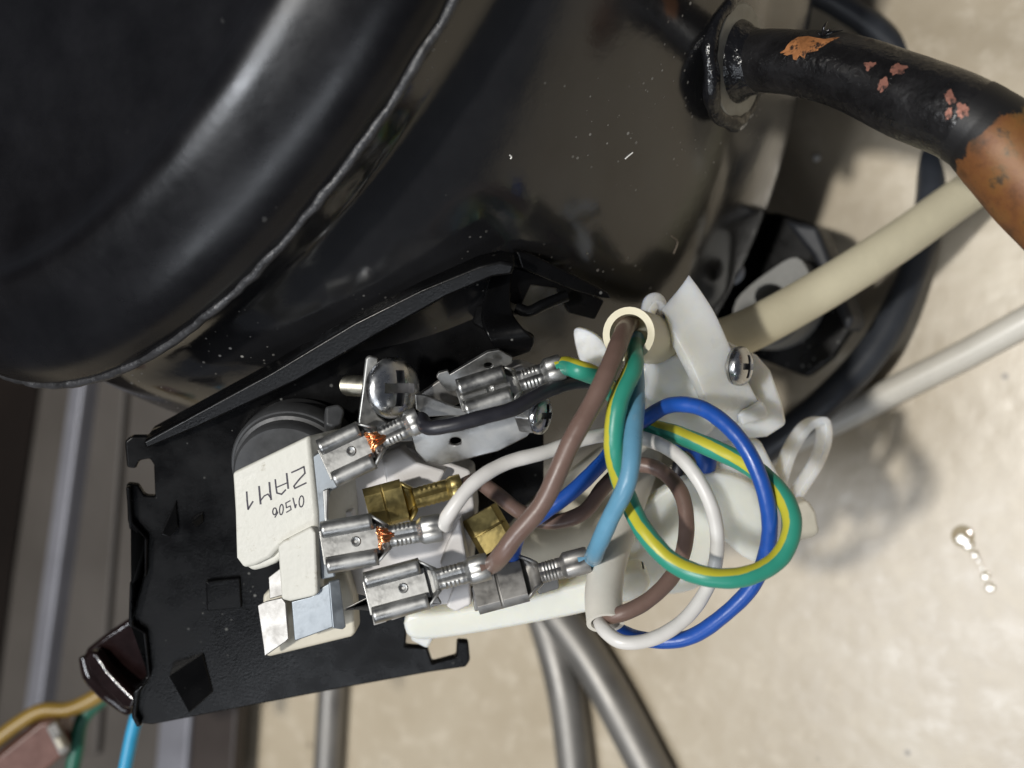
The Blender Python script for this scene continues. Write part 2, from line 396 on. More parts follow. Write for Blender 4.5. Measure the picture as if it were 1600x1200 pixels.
# ------------------------------------------------------------------ compressor
OC = (-.1192, .1067); OA, OB, OPH = .1146, .064, 1.1105
NR = 160
def oval(off, k):
    t = 2 * pi * k / NR
    x, y = OA * cos(t), OB * sin(t)
    nx, ny = cos(t) / OA, sin(t) / OB; l = math.hypot(nx, ny); x += off * nx / l; y += off * ny / l
    return OC[0] + x * cos(OPH) - y * sin(OPH), OC[1] + x * sin(OPH) + y * cos(OPH)
def oval2(off, k):
    t = 2 * pi * k / NR + OPH - pi / 2
    x, y = .104 * cos(t), .064 * sin(t)
    nx, ny = cos(t) / .104, sin(t) / .064; l = math.hypot(nx, ny); x += off * nx / l; y += off * ny / l
    return -.131 - y, .088 + x
def shell(name, secs, m, parent, cap_last=False, scale_secs=(), shift=None):
    V = []; F = []
    for off, z in secs:
        for k in range(NR):
            x, y = oval(off, k); f = shift(z) if shift else 0
            if f:
                x2, y2 = oval2(off, k); x += (x2 - x) * f; y += (y2 - y) * f
            V.append((x, y, z))
    bx = [oval(secs[-1][0], k) for k in range(NR)]
    for s, z in scale_secs:
        for k in range(NR):
            V.append((OC[0] + (bx[k][0] - OC[0]) * s, OC[1] + (bx[k][1] - OC[1]) * s, z))
    n = len(secs) + len(scale_secs)
    for i in range(n - 1):
        for k in range(NR):
            F.append((i * NR + k, i * NR + (k + 1) % NR, (i + 1) * NR + (k + 1) % NR, (i + 1) * NR + k))
    if scale_secs: F.append(tuple((n - 1) * NR + k for k in range(NR)))
    o = mesh(name, V, F, m, parent, smooth=70)
    return o, V, F
comp = thing('compressor', 'glossy black welded steel refrigerator compressor shell with copper suction pipe', 'compressor', (OC[0], OC[1], 0))
ZF = .135
# lower shell: neck under the lip, ridge, bulge, base
def dense(pts, n=6):
    return [(p.x, p.y) for p in spline([Vector((a, b, 0)) for a, b in pts], n)]
low = dense([(-.0045, ZF), (-.0045, ZF - .004), (-.0035, ZF - .009), (-.0025, ZF - .014), (-.0005, ZF - .019), (.0012, ZF - .026), (.0028, ZF - .038), (.0036, ZF - .055), (.0036, .062), (.0030, .045), (.0010, .032), (-.004, .023), (-.012, .017), (-.022, .014)])
body, BV, BF = shell('lower_shell', low, 'black_paint', comp, scale_secs=[(.6, .012), (.2, .012)], shift=lambda z: min(1, max(0, (ZF - .012 - z) / .06)))
capsec = dense([(-.0035, ZF - .0035), (-.0004, ZF - .0035), (0, ZF - .0028), (0, ZF + .0), (-.0004, ZF + .0012), (-.0014, ZF + .0034), (-.0032, ZF + .0056), (-.0056, ZF + .0076), (-.0082, ZF + .0093), (-.0106, ZF + .0106), (-.0128, ZF + .0113), (-.0148, ZF + .0112), (-.0162, ZF + .0106)], 5)
shell('cap_shell', capsec, 'cap_paint', comp, scale_secs=[(.97, ZF + .0104), (.85, ZF + .0106), (.6, ZF + .0110), (.35, ZF + .0113), (.1, ZF + .0115)])
# weld rim bead round the lip
pth = []
for k in range(0, NR * 2):
    x0, y0 = oval(.0002 + .0003 * sin(k * 1.7) * random.random() * .5, k / 2); pth.append(Vector((x0, y0, ZF - .0015 + .0003 * random.uniform(-1, 1))))
pth.append(pth[0])
sweep('weld_rim', pth, [.75 + .12 * random.uniform(-1, 1) for _ in range(200)], 'weld_edge', comp, ns=8, raw=True)
BVH = BVHTree.FromPolygons([Vector(v) for v in BV], BF)
def surf(px, py):
    h = BVH.ray_cast(CAM, ray(px, py).normalized())
    return h[0], h[1], ((h[0] - CAM).dot(DIR) * 1000 if h[0] else None)
#DBG
# suction pipe with its collar
c0, cn, cD = surf(1140, 96)
axis = (P(1200, 97, cD - 3.5) - c0).normalized()
pipe_path = [c0 - axis * .003, c0 + axis * .003, P(1190, 95, cD - 3.5), P(1240, 98, cD - 8), P(1318, 111, cD - 14), P(1420, 152, cD - 21), P(1505, 186, cD - 26), P(1560, 222, cD - 28), P(1590, 250, cD - 29)]
PR = [4.7, 4.7, 4.75, 4.8, 5.3, 5.9, 5.9, 5.9, 5.9]
sweep('suction_pipe', pipe_path, PR, 'pipe_black', comp, ns=40, n=10)
sweep('copper_elbow', [P(1512, 189, cD - 26.3), P(1532, 201, cD - 27), P(1566, 230, cD - 28), P(1622, 290, cD - 29), P(1690, 360, cD - 31), P(1760, 450, cD - 33)], [5.96, 6.05, 6.6, 6.9, 6.9, 6.9], 'copper_pipe', comp, ns=40, n=10)
# collar ring, solder and paint chips on the pipe
cm = axis_frame(c0, axis)
lathe('collar_washer', [(5.0, .6), (8.6, .6), (9.0, 1.0), (9.0, 1.5), (8.6, 1.9), (5.0, 1.9)], cm, 'washer_grey', comp, n=48)
ringp = []
for k in range(61):
    a = radians(20 + 290 * k / 60); rr = 9.4 + .12 * sin(k * .9)
    ringp.append(cm @ Vector((rr * cos(a), rr * sin(a), 1.1 + .35 * sin(k * .4))))
sweep('collar_seal', ringp, [1.25 + .18 * random.uniform(-1, 1) - .6 * (abs(_ - 15) / 15) ** 4 for _ in range(30)], 'tar_black', comp, ns=10, raw=True, round_end=1)
lathe('solder_fillet', [(6.4, 1.8), (6.0, 2.6), (5.3, 3.4), (4.9, 5.0), (4.7, 5.4)], cm, 'tar_black', comp, n=40)
PIPE = spline(pipe_path, 10)
PB = BVHTree.FromPolygons(*(lambda o: ([v.co + WL[o] for v in o.data.vertices], [tuple(p.vertices) for p in o.data.polygons]))(bpy.data.objects['suction_pipe']))
def pipe_patch(name, pts, m, lift=.06):
    """a thin chip lying on the pipe's curved surface"""
    pts = smooth_poly(pts, 4 if len(pts) < 8 else 2)
    mx = sum(p[0] for p in pts) / len(pts); my = sum(p[1] for p in pts) / len(pts)
    pts = [(mx + (p[0] - mx) * (1 + k), my + (p[1] - my) * (1 + k)) for p in pts for k in [random.uniform(-.22, .22)]]
    cx = sum(p[0] for p in pts) / len(pts); cy = sum(p[1] for p in pts) / len(pts)
    V = []; k = len(pts); F = []
    for s in (1, .66, .33):
        for p in pts:
            h = PB.ray_cast(CAM, ray(cx + (p[0] - cx) * s, cy + (p[1] - cy) * s).normalized())
            if h[0] is None: return
            n = h[1] if h[1].dot(ray(cx, cy)) < 0 else -h[1]
            V.append(h[0] + n * lift * .001)
    for r in range(2):
        for i in range(k): F.append((r * k + i, r * k + (i + 1) % k, (r + 1) * k + (i + 1) % k, (r + 1) * k + i))
    F.append(tuple(2 * k + i for i in range(k)))
    mesh(name, V, F, m, comp)
pipe_patch('rust_patch', [(1221, 78), (1235, 62), (1262, 58), (1298, 57), (1308, 60), (1290, 72), (1276, 79), (1262, 84), (1258, 93), (1250, 86), (1243, 97), (1238, 85), (1228, 88), (1230, 80), (1218, 84)], 'copper_rust')
for q in ([(1351, 100), (1360, 97), (1369, 99), (1362, 106), (1356, 111)], [(1392, 106), (1400, 100), (1416, 104), (1412, 113), (1396, 117)], [(1372, 132), (1381, 121), (1389, 128), (1384, 140), (1374, 143)],
          [(1476, 148), (1486, 140), (1491, 152), (1496, 158), (1486, 163), (1478, 158)], [(1479, 172), (1487, 168), (1486, 184), (1478, 186)], [(1498, 162), (1510, 166), (1513, 178), (1502, 185), (1495, 175)]):
    pipe_patch('paint_chip', q, 'copper_chip')
# burr of curled lacquer on the pipe top
hb = PB.ray_cast(CAM, ray(1285, 56).normalized())[0] or P(1285, 56, cD - 16)
for dx, dy, h in ((0, -18, 1), (10, -8, 1.4), (-14, -4, .6), (22, -6, .7)):
    b0 = hb; sweep('lacquer_burr', [b0, b0 + camvec(dx * .05, -dy * .05, 1.0 * h), b0 + camvec(dx * .10 + .6, -dy * .11, .6 * h)], [.28, .2, .06], 'tar_black', comp, ns=6, n=4)
# dust fibres on the shell
for a, b, c in (((1048, 368), (1058, 378), (1052, 396)), ((796, 242), (799, 245), (797, 248)), ((976, 248), (983, 242), (988, 238))):
    pts = []
    for q in (a, b, c):
        h, n, _ = surf(*q)
        if h is None: break
        pts.append(h + (n if n.dot(DIR) < 0 else -n) * .0001)
    if len(pts) == 3: sweep('dust_fibre', pts, .10, 'crumb' if a[0] != 1048 else 'fibre', comp, ns=5, n=4)
# mounting foot with its grommet (right of the base)
fp = [(1105, 372), (1165, 330), (1215, 332), (1278, 352), (1303, 420), (1340, 500), (1300, 560), (1260, 590), (1180, 560), (1090, 470)]
FO = [on_floor(x, y, .024) for x, y in fp]
prism3('mounting_foot', [FO], Vector((0, 0, -.003)), 'black_plastic', comp, bevel=.8)
prism3('foot_flange', [[on_floor(*q, .030) for q in ((1222, 342), (1276, 352), (1336, 500), (1322, 520), (1268, 400))]], Vector((0, 0, -.010)), 'rubber', comp, bevel=1.2)
gm = smooth_poly([(1150, 470), (1200, 425), (1245, 402), (1268, 440), (1262, 490), (1230, 530), (1180, 545), (1150, 520)], 4)
prism3('rubber_grommet', [[on_floor(*q, .034) for q in gm], [on_floor(*q, .034) for q in circ(1203, 463, 24, 16, 20)]], Vector((0, 0, -.012)), 'grommet_grey', comp, bevel=1.0)
lathe('foot_bolt', [(0.1, 7), (2.2, 6.6), (2.6, 5), (2.6, 0)], axis_frame(on_floor(1135, 415, .03), Vector((.5, -.3, .8))), 'chrome', comp, n=20)

# ------------------------------------------------------------------ terminal bracket
BP = Plane(400, 640, 190, .10, -.22); LDP = Plane(400, 640, 190, 0, -.40)
br = thing('terminal_bracket', 'black moulded terminal box bracket with hooked corner clips under the compressor rim', 'bracket', BP.hit(420, 1000))
outline = [(236, 674), (230, 682), (205, 682), (195, 690), (198, 731), (212, 733), (218, 720), (234, 717), (240, 727), (242, 776), (226, 775), (215, 758), (197, 756), (199, 815), (204, 822), (218, 828), (226, 838), (226, 890), (222, 898), (205, 905), (203, 974), (224, 986), (231, 1050), (224, 1064), (211, 1076), (208, 1115), (218, 1131), (238, 1133),
           (400, 1102), (545, 1074), (672, 1051), (728, 1043), (735, 1032), (732, 1003), (714, 1002), (713, 1026), (676, 1036), (668, 1012), (634, 1010), (640, 930), (760, 860), (850, 760), (850, 640), (800, 560), (790, 440), (600, 500), (312, 640)]
prism('back_plate', outline, BP, 1.6, 'black_plastic', br, bevel=.35)
# raised ledge running up under the compressor rim, and its arm to the right
led = [(235, 672), (312, 630), (430, 566), (560, 488), (660, 438), (748, 402), (782, 394), (806, 399), (800, 416), (770, 420), (700, 450), (600, 506), (470, 580), (320, 650), (240, 684)]
prism('top_ledge', led, LDP, 6, 'black_plastic', br, bevel=.5, lift=4.5)
prism('ledge_arm', [(806, 392), (830, 396), (952, 458), (956, 468), (940, 466), (900, 455), (815, 420)], Plane(850, 420, 184, .3, -.3), 3.0, 'black_plastic', br, bevel=.4)
prism('arm_web', [(800, 416), (880, 440), (945, 470), (930, 500), (890, 490), (870, 452), (830, 446), (815, 480), (790, 470)], Plane(850, 440, 188, .3, -.3), 1.5, 'black_plastic', br, bevel=.3)
def curved(name, left, right, depths, th, m, parent):
    """a strap: matching left/right edge pixels with depth pairs"""
    n = len(left); Ls = spline([P(*l, d[0]) for l, d in zip(left, depths)], 5); Rs = spline([P(*l, d[1]) for l, d in zip(right, depths)], 5)
    V = []; F = []; k = 5
    for a, b in zip(Ls, Rs):
        for j in range(k): V.append(a.lerp(b, j / (k - 1)))
    for i in range(len(Ls) - 1):
        for j in range(k - 1): F.append((i * k + j, i * k + j + 1, (i + 1) * k + j + 1, (i + 1) * k + j))
    return mesh(name, V, F, m, parent, solid=th, bevel=min(.5, th * .3), seg=3)
curved('cable_hook', [(770, 418), (756, 468), (752, 500), (762, 526), (778, 546), (800, 553)], [(802, 414), (797, 466), (802, 494), (816, 512), (834, 526), (830, 545)], [(186, 186), (184, 185), (183, 184), (182, 182), (184, 182), (188, 185)], 1.3, 'black_plastic', br)
prism('hook_stem', [(742, 478), (775, 468), (800, 490), (760, 520), (735, 505)], Plane(770, 490, 187, -.5, 0), 2.5, 'black_plastic', br, bevel=.5)
sweep('wire_slot_lip', [P(806, 480, 186), P(825, 487, 186), P(850, 476, 186), P(885, 462, 187)], .9, 'black_plastic', br, ns=10)
# rim along the left edge and embossed marks
prism('edge_rim', [(199, 757), (206, 757), (210, 812), (226, 830), (233, 838), (232, 895), (212, 908), (211, 972), (231, 984), (238, 1052), (220, 1078), (216, 1112), (224, 1128), (216, 1131), (208, 1115), (211, 1076), (224, 1064), (231, 1050), (224, 986), (203, 974), (205, 905), (222, 898), (226, 890), (226, 838), (204, 822)], BP, 1.2, 'black_plastic', br, bevel=.3, lift=1.4)
prism('emboss', [(322, 906), (376, 900), (379, 948), (324, 953)], BP, 1.0, 'black_plastic', br, bevel=.3, lift=.7)
def wedge(pts, lifts):
    V = [BP.hit(*p, l) for p, l in zip(pts, lifts)] + [BP.hit(*p, -.5) for p in pts]
    n = len(pts); F = [tuple(range(n)), tuple(range(2 * n - 1, n - 1, -1))] + [(i, (i + 1) % n, (i + 1) % n + n, i + n) for i in range(n)]
    mesh('emboss', V, F, 'black_plastic', br, smooth=0, bevel=.2)
wedge([(267, 1047), (318, 1020), (334, 1080), (297, 1108)], [2.6, .4, .2, 1.6])
wedge([(254, 830), (276, 780), (280, 822), (268, 834)], [1.6, .3, .4, 1.8])
wedge([(300, 812), (318, 800), (318, 816), (306, 822)], [1.2, .6, .2, .8])

# glossy dark lug poking out left of the bracket
lg = thing('mounting_lug', 'glossy dark brown enamelled steel lug poking out left of the black bracket', 'lug', P(185, 1040, 208))
LP = Plane(180, 1040, 215, -.1, -.2)
prism('lug_plate', [(228, 952), (200, 968), (160, 995), (134, 1016), (128, 1030), (134, 1050), (160, 1082), (192, 1116), (205, 1112), (240, 1060)], LP, 2.0, 'lug_enamel', lg, bevel=.9, seg=4)
sweep('rolled_edge', [LP.hit(134, 1024, .3), LP.hit(146, 1052, .4), LP.hit(170, 1078, .4), LP.hit(200, 1106, .2)], [1.1, 1.7, 1.8, 1.3], 'lug_enamel', lg, ns=16, round_end=1)

prism('glint_facet', [(131, 1026), (140, 1016), (152, 1022), (168, 1046), (188, 1068), (212, 1092), (206, 1108), (192, 1108), (160, 1076), (138, 1048)], Plane(165, 1060, 211.5, -.29, -.10), 2.5, 'lug_enamel', lg, bevel=.7, seg=3)  # facet added along the roll, tilted to catch the tube lamp as a glint

# ------------------------------------------------------------------ overload disc
ov = thing('overload_protector', 'black round overload protector disc behind the white relay block', 'protector', P(455, 730, 188))
om = frame(456, 738, 186, 8, 20, -8)
lathe('housing', [(9.2, -7), (9.3, -1.2), (9.0, -.4), (8.5, -.2), (8.5, 1.6), (8.1, 2.2), (2, 2.4)], om, 'disc_black', ov, n=64)
lathe('cover_rim', [(9.35, -4.2), (9.75, -4.0), (9.8, -1.6), (9.5, -1.0), (9.2, -1.0)], om, 'disc_black', ov, n=64)
prism('latch', [(508, 634), (530, 630), (540, 640), (534, 662), (520, 668), (508, 664)], Plane(520, 650, 181, .2, .3), 4, 'disc_black', ov, bevel=.5)

# ------------------------------------------------------------------ start relay (white ceramic block)
RP = Plane(430, 800, 178, -.10, -.06)
rl = thing('start_relay', 'off-white block-shaped start relay with dark printed characters beside the black disc', 'relay', RP.hit(440, 900))
blk = [(362, 738), (482, 680), (486, 720), (494, 800), (496, 846), (470, 850), (438, 852), (420, 872), (396, 884), (380, 888), (368, 872), (366, 800)]
prism('block', blk, RP, 9, 'white_ceramic', rl, bevel=.5, seg=3, ext=camvec(5.0, 1.2, -9))
prism('block_foot', smooth_poly([(366, 800), (372, 870), (384, 891), (400, 893), (436, 876), (440, 840), (430, 810)], 3), RP, 7, 'white_ceramic', rl, bevel=.7, seg=3, lift=-1.2)
prism('lower_tab', [(437, 850), (445, 843), (490, 820), (497, 830), (500, 924), (494, 929), (456, 937), (443, 934)], RP, 4, 'white_ceramic', rl, bevel=.45, seg=3, lift=1.2)
def stroke(pts, w=2.0):
    """inked line on the block face, in photo pixels"""
    for i in range(len(pts) - 1):
        a = Vector(pts[i]); b = Vector(pts[i + 1]); d = (b - a).normalized(); n = Vector((-d.y, d.x)) * w / 2
        a2 = a - d * w * .3; b2 = b + d * w * .3
        yield [tuple(a2 + n), tuple(b2 + n), tuple(b2 - n), tuple(a2 - n)]
def ell(cx, cy, rx, ry, ang, n=12):
    return [(cx + rx * cos(t) * cos(ang) - ry * sin(t) * sin(ang), cy + rx * cos(t) * sin(ang) + ry * sin(t) * cos(ang)) for t in [2 * pi * k / n for k in range(n + 1)]]
glyphs = [([(940, 340), (1030, 300), (1110, 260), (1125, 350), (1050, 430), (970, 530), (985, 560), (1140, 485)], 2.6),
          ([(870, 355), (880, 450), (892, 560)], 3.0), ([(712, 440), (722, 540), (735, 625), (800, 642), (855, 582)], 2.6), ([(735, 545), (880, 482)], 2.2),
          ([(630, 480), (640, 600), (655, 715)], 3.2), ([(487, 535), (497, 650), (508, 775)], 3.2), ([(508, 730), (560, 665), (610, 640), (645, 690)], 2.2),
          ([(315, 610), (322, 730), (335, 850), (400, 745)], 2.8),
          (ell(1075, 742, 32, 78, .06), 2.0), ([(958, 695), (990, 830), (1003, 785)], 2.2), ([(918, 732), (858, 765), (868, 830), (920, 805), (932, 855), (868, 893)], 2.0),
          (ell(797, 855, 26, 72, .08), 2.0), (ell(703, 880, 26, 48, .1), 2.0), ([(725, 850), (745, 900), (708, 962)], 2.0)]
V = []; F = []
for gl, w in glyphs:
    for q in stroke([(350 + x / 8.889, 700 + y / 8.889) for x, y in gl], w * .95):
        b0 = len(V); V += [RP.hit(*p, .03) for p in q]; F.append((b0, b0 + 1, b0 + 2, b0 + 3))
ink = mesh('printed_marking', V, F, 'ink', rl, smooth=0)
# plastic body of the relay behind the terminals
W1 = Plane(620, 780, 186, -.05, -.12)
prism('relay_base', [(486, 684), (560, 676), (640, 700), (735, 735), (742, 800), (735, 890), (738, 930), (700, 945), (660, 950), (560, 930), (505, 905), (498, 800)], W1, 8, 'white_plastic', rl, bevel=.5)
prism('relay_wall', [(488, 682), (552, 677), (575, 690), (520, 706), (492, 716)], Plane(520, 690, 179, -.1, .35), 6, 'white_plastic', rl, bevel=.4)
prism('relay_rib', [(520, 796), (556, 790), (560, 824), (524, 832)], W1, 5, 'white_plastic', rl, bevel=.4, lift=3)
prism('relay_rib', [(600, 706), (628, 694), (655, 716), (700, 730), (690, 748), (612, 770)], W1, 5, 'white_plastic', rl, bevel=.5, lift=3)
prism('relay_rib', [(700, 845), (722, 800), (728, 840), (737, 890), (740, 934), (716, 946), (700, 938), (712, 905), (690, 872)], W1, 5, 'white_plastic', rl, bevel=.5, lift=3.6)
# spring clip at the lower left
prism('clip_base', [(410, 930), (440, 905), (540, 892), (552, 930), (556, 990), (548, 996), (416, 1028), (411, 1010)], Plane(480, 960, 184, 0, -.05), 6, 'cream_plastic', rl, bevel=.6)
cp = prism('spring_clip', [(402, 946), (414, 940), (440, 934), (446, 942), (451, 998), (446, 1003), (413, 1026), (411, 1008)], Plane(430, 970, 180, -.25, -.05), .6, 'zinc_dull', rl, bevel=.15)
prism('clip_leg', [(419, 902), (440, 886), (443, 930), (421, 936)], Plane(430, 910, 181, -.3, 0), .6, 'zinc_dull', rl, bevel=.15)
prism('clip_plate', [(455, 940), (470, 936), (486, 932), (484, 928), (518, 909), (521, 980), (478, 996), (460, 1002)], Plane(490, 960, 178.5, -.05, -.08), .7, 'zinc_blue', rl, bevel=.2)
prism('clip_lip', [(514, 910), (531, 905), (541, 980), (536, 984), (520, 982)], Plane(525, 950, 178.2, .4, -.05), .7, 'zinc_blue', rl, bevel=.2)

# blue-grey carrier plate of the relay contacts
TP = Plane(520, 780, 178, .05, -.05)
prism('contact_carrier', [(484, 716), (500, 706), (545, 690), (566, 705), (572, 740), (540, 756), (516, 768), (510, 800), (514, 850), (524, 902), (502, 906), (496, 850)], TP, .8, 'zinc_blue', rl, bevel=.25)
prism('carrier_flange', [(505, 765), (514, 762), (513, 800), (517, 850), (514, 858), (508, 820)], TP, 1.2, 'zinc', rl, bevel=.3, lift=1.0)

# ------------------------------------------------------------------ earth plate with screws
EP = Plane(600, 640, 179, .25, -.2)
ep = thing('earth_plate', 'bent zinc earth plate with round cross-head screw above the relay', 'bracket', P(640, 680, 182))
prism('upright', [(572, 560), (578, 556), (591, 559), (592, 575), (588, 612), (584, 634), (592, 650), (606, 660), (626, 666), (648, 668), (648, 690), (606, 692), (572, 684), (561, 674), (560, 656), (566, 610)], EP, 1.0, 'zinc', ep, bevel=.3)
E2 = Plane(740, 680, 180, .05, -.35)
prism('base_plate', [(640, 676), (656, 660), (700, 652), (760, 640), (800, 622), (840, 618), (842, 660), (822, 684), (778, 706), (716, 722), (690, 728), (664, 722), (650, 706)], E2, .9, 'zinc', ep, bevel=.25, holes=[circ(712, 690, 9, 14, 6)])
prism('louvre', [(742, 648), (776, 636), (800, 644), (764, 658)], E2, .6, 'zinc', ep, bevel=.2, lift=.8)
prism('louvre', [(772, 632), (806, 622), (826, 630), (796, 642)], E2, .6, 'zinc', ep, bevel=.2, lift=1.2)
T2 = Plane(740, 580, 181, .15, -.45)
prism('spade_tab', [(682, 590), (686, 583), (700, 579), (703, 585), (762, 550), (780, 547), (801, 559), (800, 567), (752, 597), (728, 612), (700, 612), (690, 602)], T2, .8, 'zinc', ep, bevel=.22, holes=[circ(763, 571, 7, 14, 4.5)])
prism('tab_root', [(690, 600), (728, 608), (742, 628), (700, 646), (668, 652), (640, 640), (652, 626)], T2, .8, 'zinc_dull', ep, bevel=.2, lift=-1.5)
prism('tab_arm', [(648, 616), (664, 618), (712, 636), (740, 640), (738, 650), (700, 650), (668, 652), (650, 640)], Plane(690, 640, 178, .2, -.3), .7, 'zinc', ep, bevel=.2)
def screw(name, M, r, h, m, parent, shank_r, shank_l, washer=0):
    prof = [(shank_r, -.2)] + [(r, 0), (r * 1.0, h * .22)] + [(r * cos(radians(a)), h * .22 + h * .78 * sin(radians(a))) for a in (15, 30, 45, 58, 70, 80, 87)]
    # cross recess cut as four sunken arms
    s = lathe(name, prof, M, m, parent, n=48)
    top = h
    arm = r * .58; w = r * .16; d = h * .72
    V = []; F = []
    pts = [(w, w), (arm, w), (arm, -w), (w, -w), (w, -arm), (-w, -arm), (-w, -w), (-arm, -w), (-arm, w), (-w, w), (-w, arm), (w, arm)]
    cut = lprism('cross_recess', pts, top + .6, top - d, M, 'shaded_slot', s, bevel=0, smooth=0)
    cut.hide_render = True; cut.hide_viewport = True
    md = s.modifiers.new('recess', 'BOOLEAN'); md.operation = 'DIFFERENCE'; md.object = cut; md.solver = 'EXACT'; md.material_mode = 'TRANSFER'
    CUTS.append((s, cut))
    if shank_l:
        pr = []; z = -.2; k = 0
        while z > -shank_l:
            pr += [(shank_r, z), (shank_r * .82, z - .32)]; z -= .64
        pr += [(shank_r * .8, z), (shank_r * .5, z - .6)]
        lathe('screw_shank', pr, M, 'screw_shank', s, n=24, smooth=25)
    return s
CUTS = []
sm = axis_frame(P(612, 606, 178), XC * .66 + YC * -.03 + ZC * .75, YC)
screw('screw', sm, 4.45, 2.3, 'chrome', ep, 1.6, 11.5)
lathe('screw_washer', [(1.6, -.9), (4.0, -.9), (4.1, -.5), (4.0, -.1), (1.6, -.1)], sm, 'zinc', ep, n=32)
sm2 = axis_frame(P(842, 648, 179), XC * .88 + YC * -.1 + ZC * .46, YC)
hx = [(2.9 * cos(radians(60 * k + 12)), 2.9 * sin(radians(60 * k + 12))) for k in range(6)]
lprism('hex_nut', hx, -2.6, -.2, sm2, 'zinc', ep, bevel=.25)
screw('screw', sm2, 2.9, 1.5, 'chrome', ep, 1.4, 3)

# white plastic post behind the earth terminal
wp = thing('terminal_post', 'small white plastic post block behind the upper earth terminal', 'block', P(800, 600, 186))
prism('post', [(742, 606), (768, 590), (816, 573), (850, 584), (862, 600), (850, 640), (770, 640), (744, 624)], Plane(800, 600, 182.5, .1, -.2), 7, 'white_plastic', wp, bevel=.4)

# ------------------------------------------------------------------ spade terminals
def b_profile(w, h, gr, n=28):
    pr = []
    for k in range(n):
        t = 2 * pi * k / n; y = w * cos(t); z = h * sin(t)
        if z > 0: z -= gr * h * math.exp(-(y / (.28 * w)) ** 2)
        pr.append((y, z + h))
    return pr
def spade(parent, M, m='zinc', L=7.0, rolls=True, hw=3.5, rr=1.0, copper=True, neck=2.3, cl=3.4, il=3.4, cw=1.55, iw=1.95, flat=False):
    pr = []
    if not flat:
        for a in range(-10, 271 - 20, 20):     # left roll, inner lip to base
            t = radians(a); pr.append((-(hw - rr) + rr * sin(t + pi / 2) * 1.0, rr + rr * cos(t + pi / 2)))
        pr = []
        for a in range(20, -261, -20):
            t = radians(a + 0); pr.append((-(hw - rr) + rr * cos(t + radians(0)), rr + rr * sin(t)))
        # order: inner(0deg) -> bottom(-90) is wrong way round; go inner -> top -> outer -> bottom
        left = [(-(hw - rr) + rr * cos(radians(a)), rr + rr * sin(radians(a))) for a in range(-20, 271, 20)]
        right = [(-y, z) for y, z in reversed(left)]
        pr = left + right
        rec = extrude_profile('spade_terminal', [(0, pr), (.5, pr), (L - .5, pr), (L, pr)], M, m, parent, closed=False, solid=.38, bevel=0)
    else:
        pr = [(-hw, .2), (-hw + .3, .9), (-hw + .9, 1.4), (0, 1.5), (hw - .9, 1.4), (hw - .3, .9), (hw, .2), (hw - .4, 0), (-hw + .4, 0)]
        rec = extrude_profile('spade_terminal', [(0, pr), (L * .45, pr), (L * .46, [(y, z * .8) for y, z in pr]), (L * .5, [(y, z * .8) for y, z in pr]), (L * .51, pr), (L, pr)], M, m, parent, bevel=.12)
    # flat tongue between the rolls with its dimple
    if not flat:
        lprism('tongue', [(-.4, -hw + 1.1), (L + .4, -hw + 1.4), (L + .4, hw - 1.4), (-.4, hw - 1.1)], .55, 1.0, M, m, rec, bevel=.1, holes=[circ(L * .62, .1, .55, 10)])
        lathe('dimple', [(.75, 1.0), (.6, 1.25), (.35, 1.15), (.1, .9)], M @ Matrix.Translation((L * .62, .1, 0)), m, rec, n=14)
    # necking trough with two upright ears
    x0 = L; x1 = L + neck
    st = []
    for f in (0, .3, .6, 1):
        w = (hw - .3) * (1 - f) + cw * f; hgt = 1.9 * (1 - f) ** .5 + 1.3 * f
        st.append((x0 + (x1 - x0) * f, [(-w, hgt), (-w * .98, .7), (-w * .7, .12), (0, 0), (w * .7, .12), (w * .98, .7), (w, hgt)]))
    extrude_profile('neck', st, M, m, rec, closed=False, solid=.36)
    if copper:
        for k in range(15):
            y = -1.5 + 3.0 * k / 14; y2 = random.uniform(-1.2, 1.2)
            pts = [M @ Vector((x0 + .35 + random.uniform(0, .2), y, 1.15 + random.uniform(0, .5))), M @ Vector((x0 + neck * .5, (y + y2) / 2, 1.75 + random.uniform(-.2, .3))), M @ Vector((x1 + .8, y2 * .5, 1.3 + random.uniform(-.2, .2)))]
            sweep('strand', pts, .20, 'copper_strand', rec, ns=6, n=3)
    st = []; x = x1; nn = 14
    for i in range(nn + 1):
        f = i / nn; k = 1 + .034 * (1 if i % 2 else -1) * (1 < i < nn - 2)
        st.append((x1 + cl * f, b_profile(cw * k, .95 * k, .42)))
    extrude_profile('conductor_crimp', st, M, m, rec)
    x2 = x1 + cl
    st = [(x2 - .25, b_profile(cw * .9, 1.0, .4)), (x2 + .35, b_profile(iw * .95, 1.35, .3)), (x2 + .6, b_profile(iw, 1.45, .28)), (x2 + il - .3, b_profile(iw, 1.45, .28)), (x2 + il, b_profile(iw * .96, 1.4, .28))]
    extrude_profile('insulation_crimp', st, M, m, rec)
    return rec, M @ Vector((x2 + il * .6, 0, 1.4)), M @ Vector((x2 + il + .2, 0, 1.4))
def wire(name, label, pix, r, m, group=None, extra=None, pre=(), post=(), start=None, end=None, **kw):
    pts = list(pre) + [P(*q) for q in pix] + list(post)
    t = thing(name, label, 'wire', pts[0], group)
    sweep('insulation', pts, r, m, t, ns=20, n=10, wob=.018, **kw)
    return t
def wire_with_spade(name, label, M, pix, r, m, tm='zinc', spadekw={}, group=None, **kw):
    t = thing(name, label, 'wire', M.translation, group)
    rec, a, b = spade(t, M, tm, **spadekw)
    pix = [(x + random.uniform(-2, 2) * (0 < i < len(pix) - 2), y + random.uniform(-2, 2) * (0 < i < len(pix) - 2), D) for i, (x, y, D) in enumerate(pix)]
    sweep('insulation', [a, b] + [P(*q) for q in pix], r, m, t, ns=20, n=10, wob=.018, **kw)
    return t

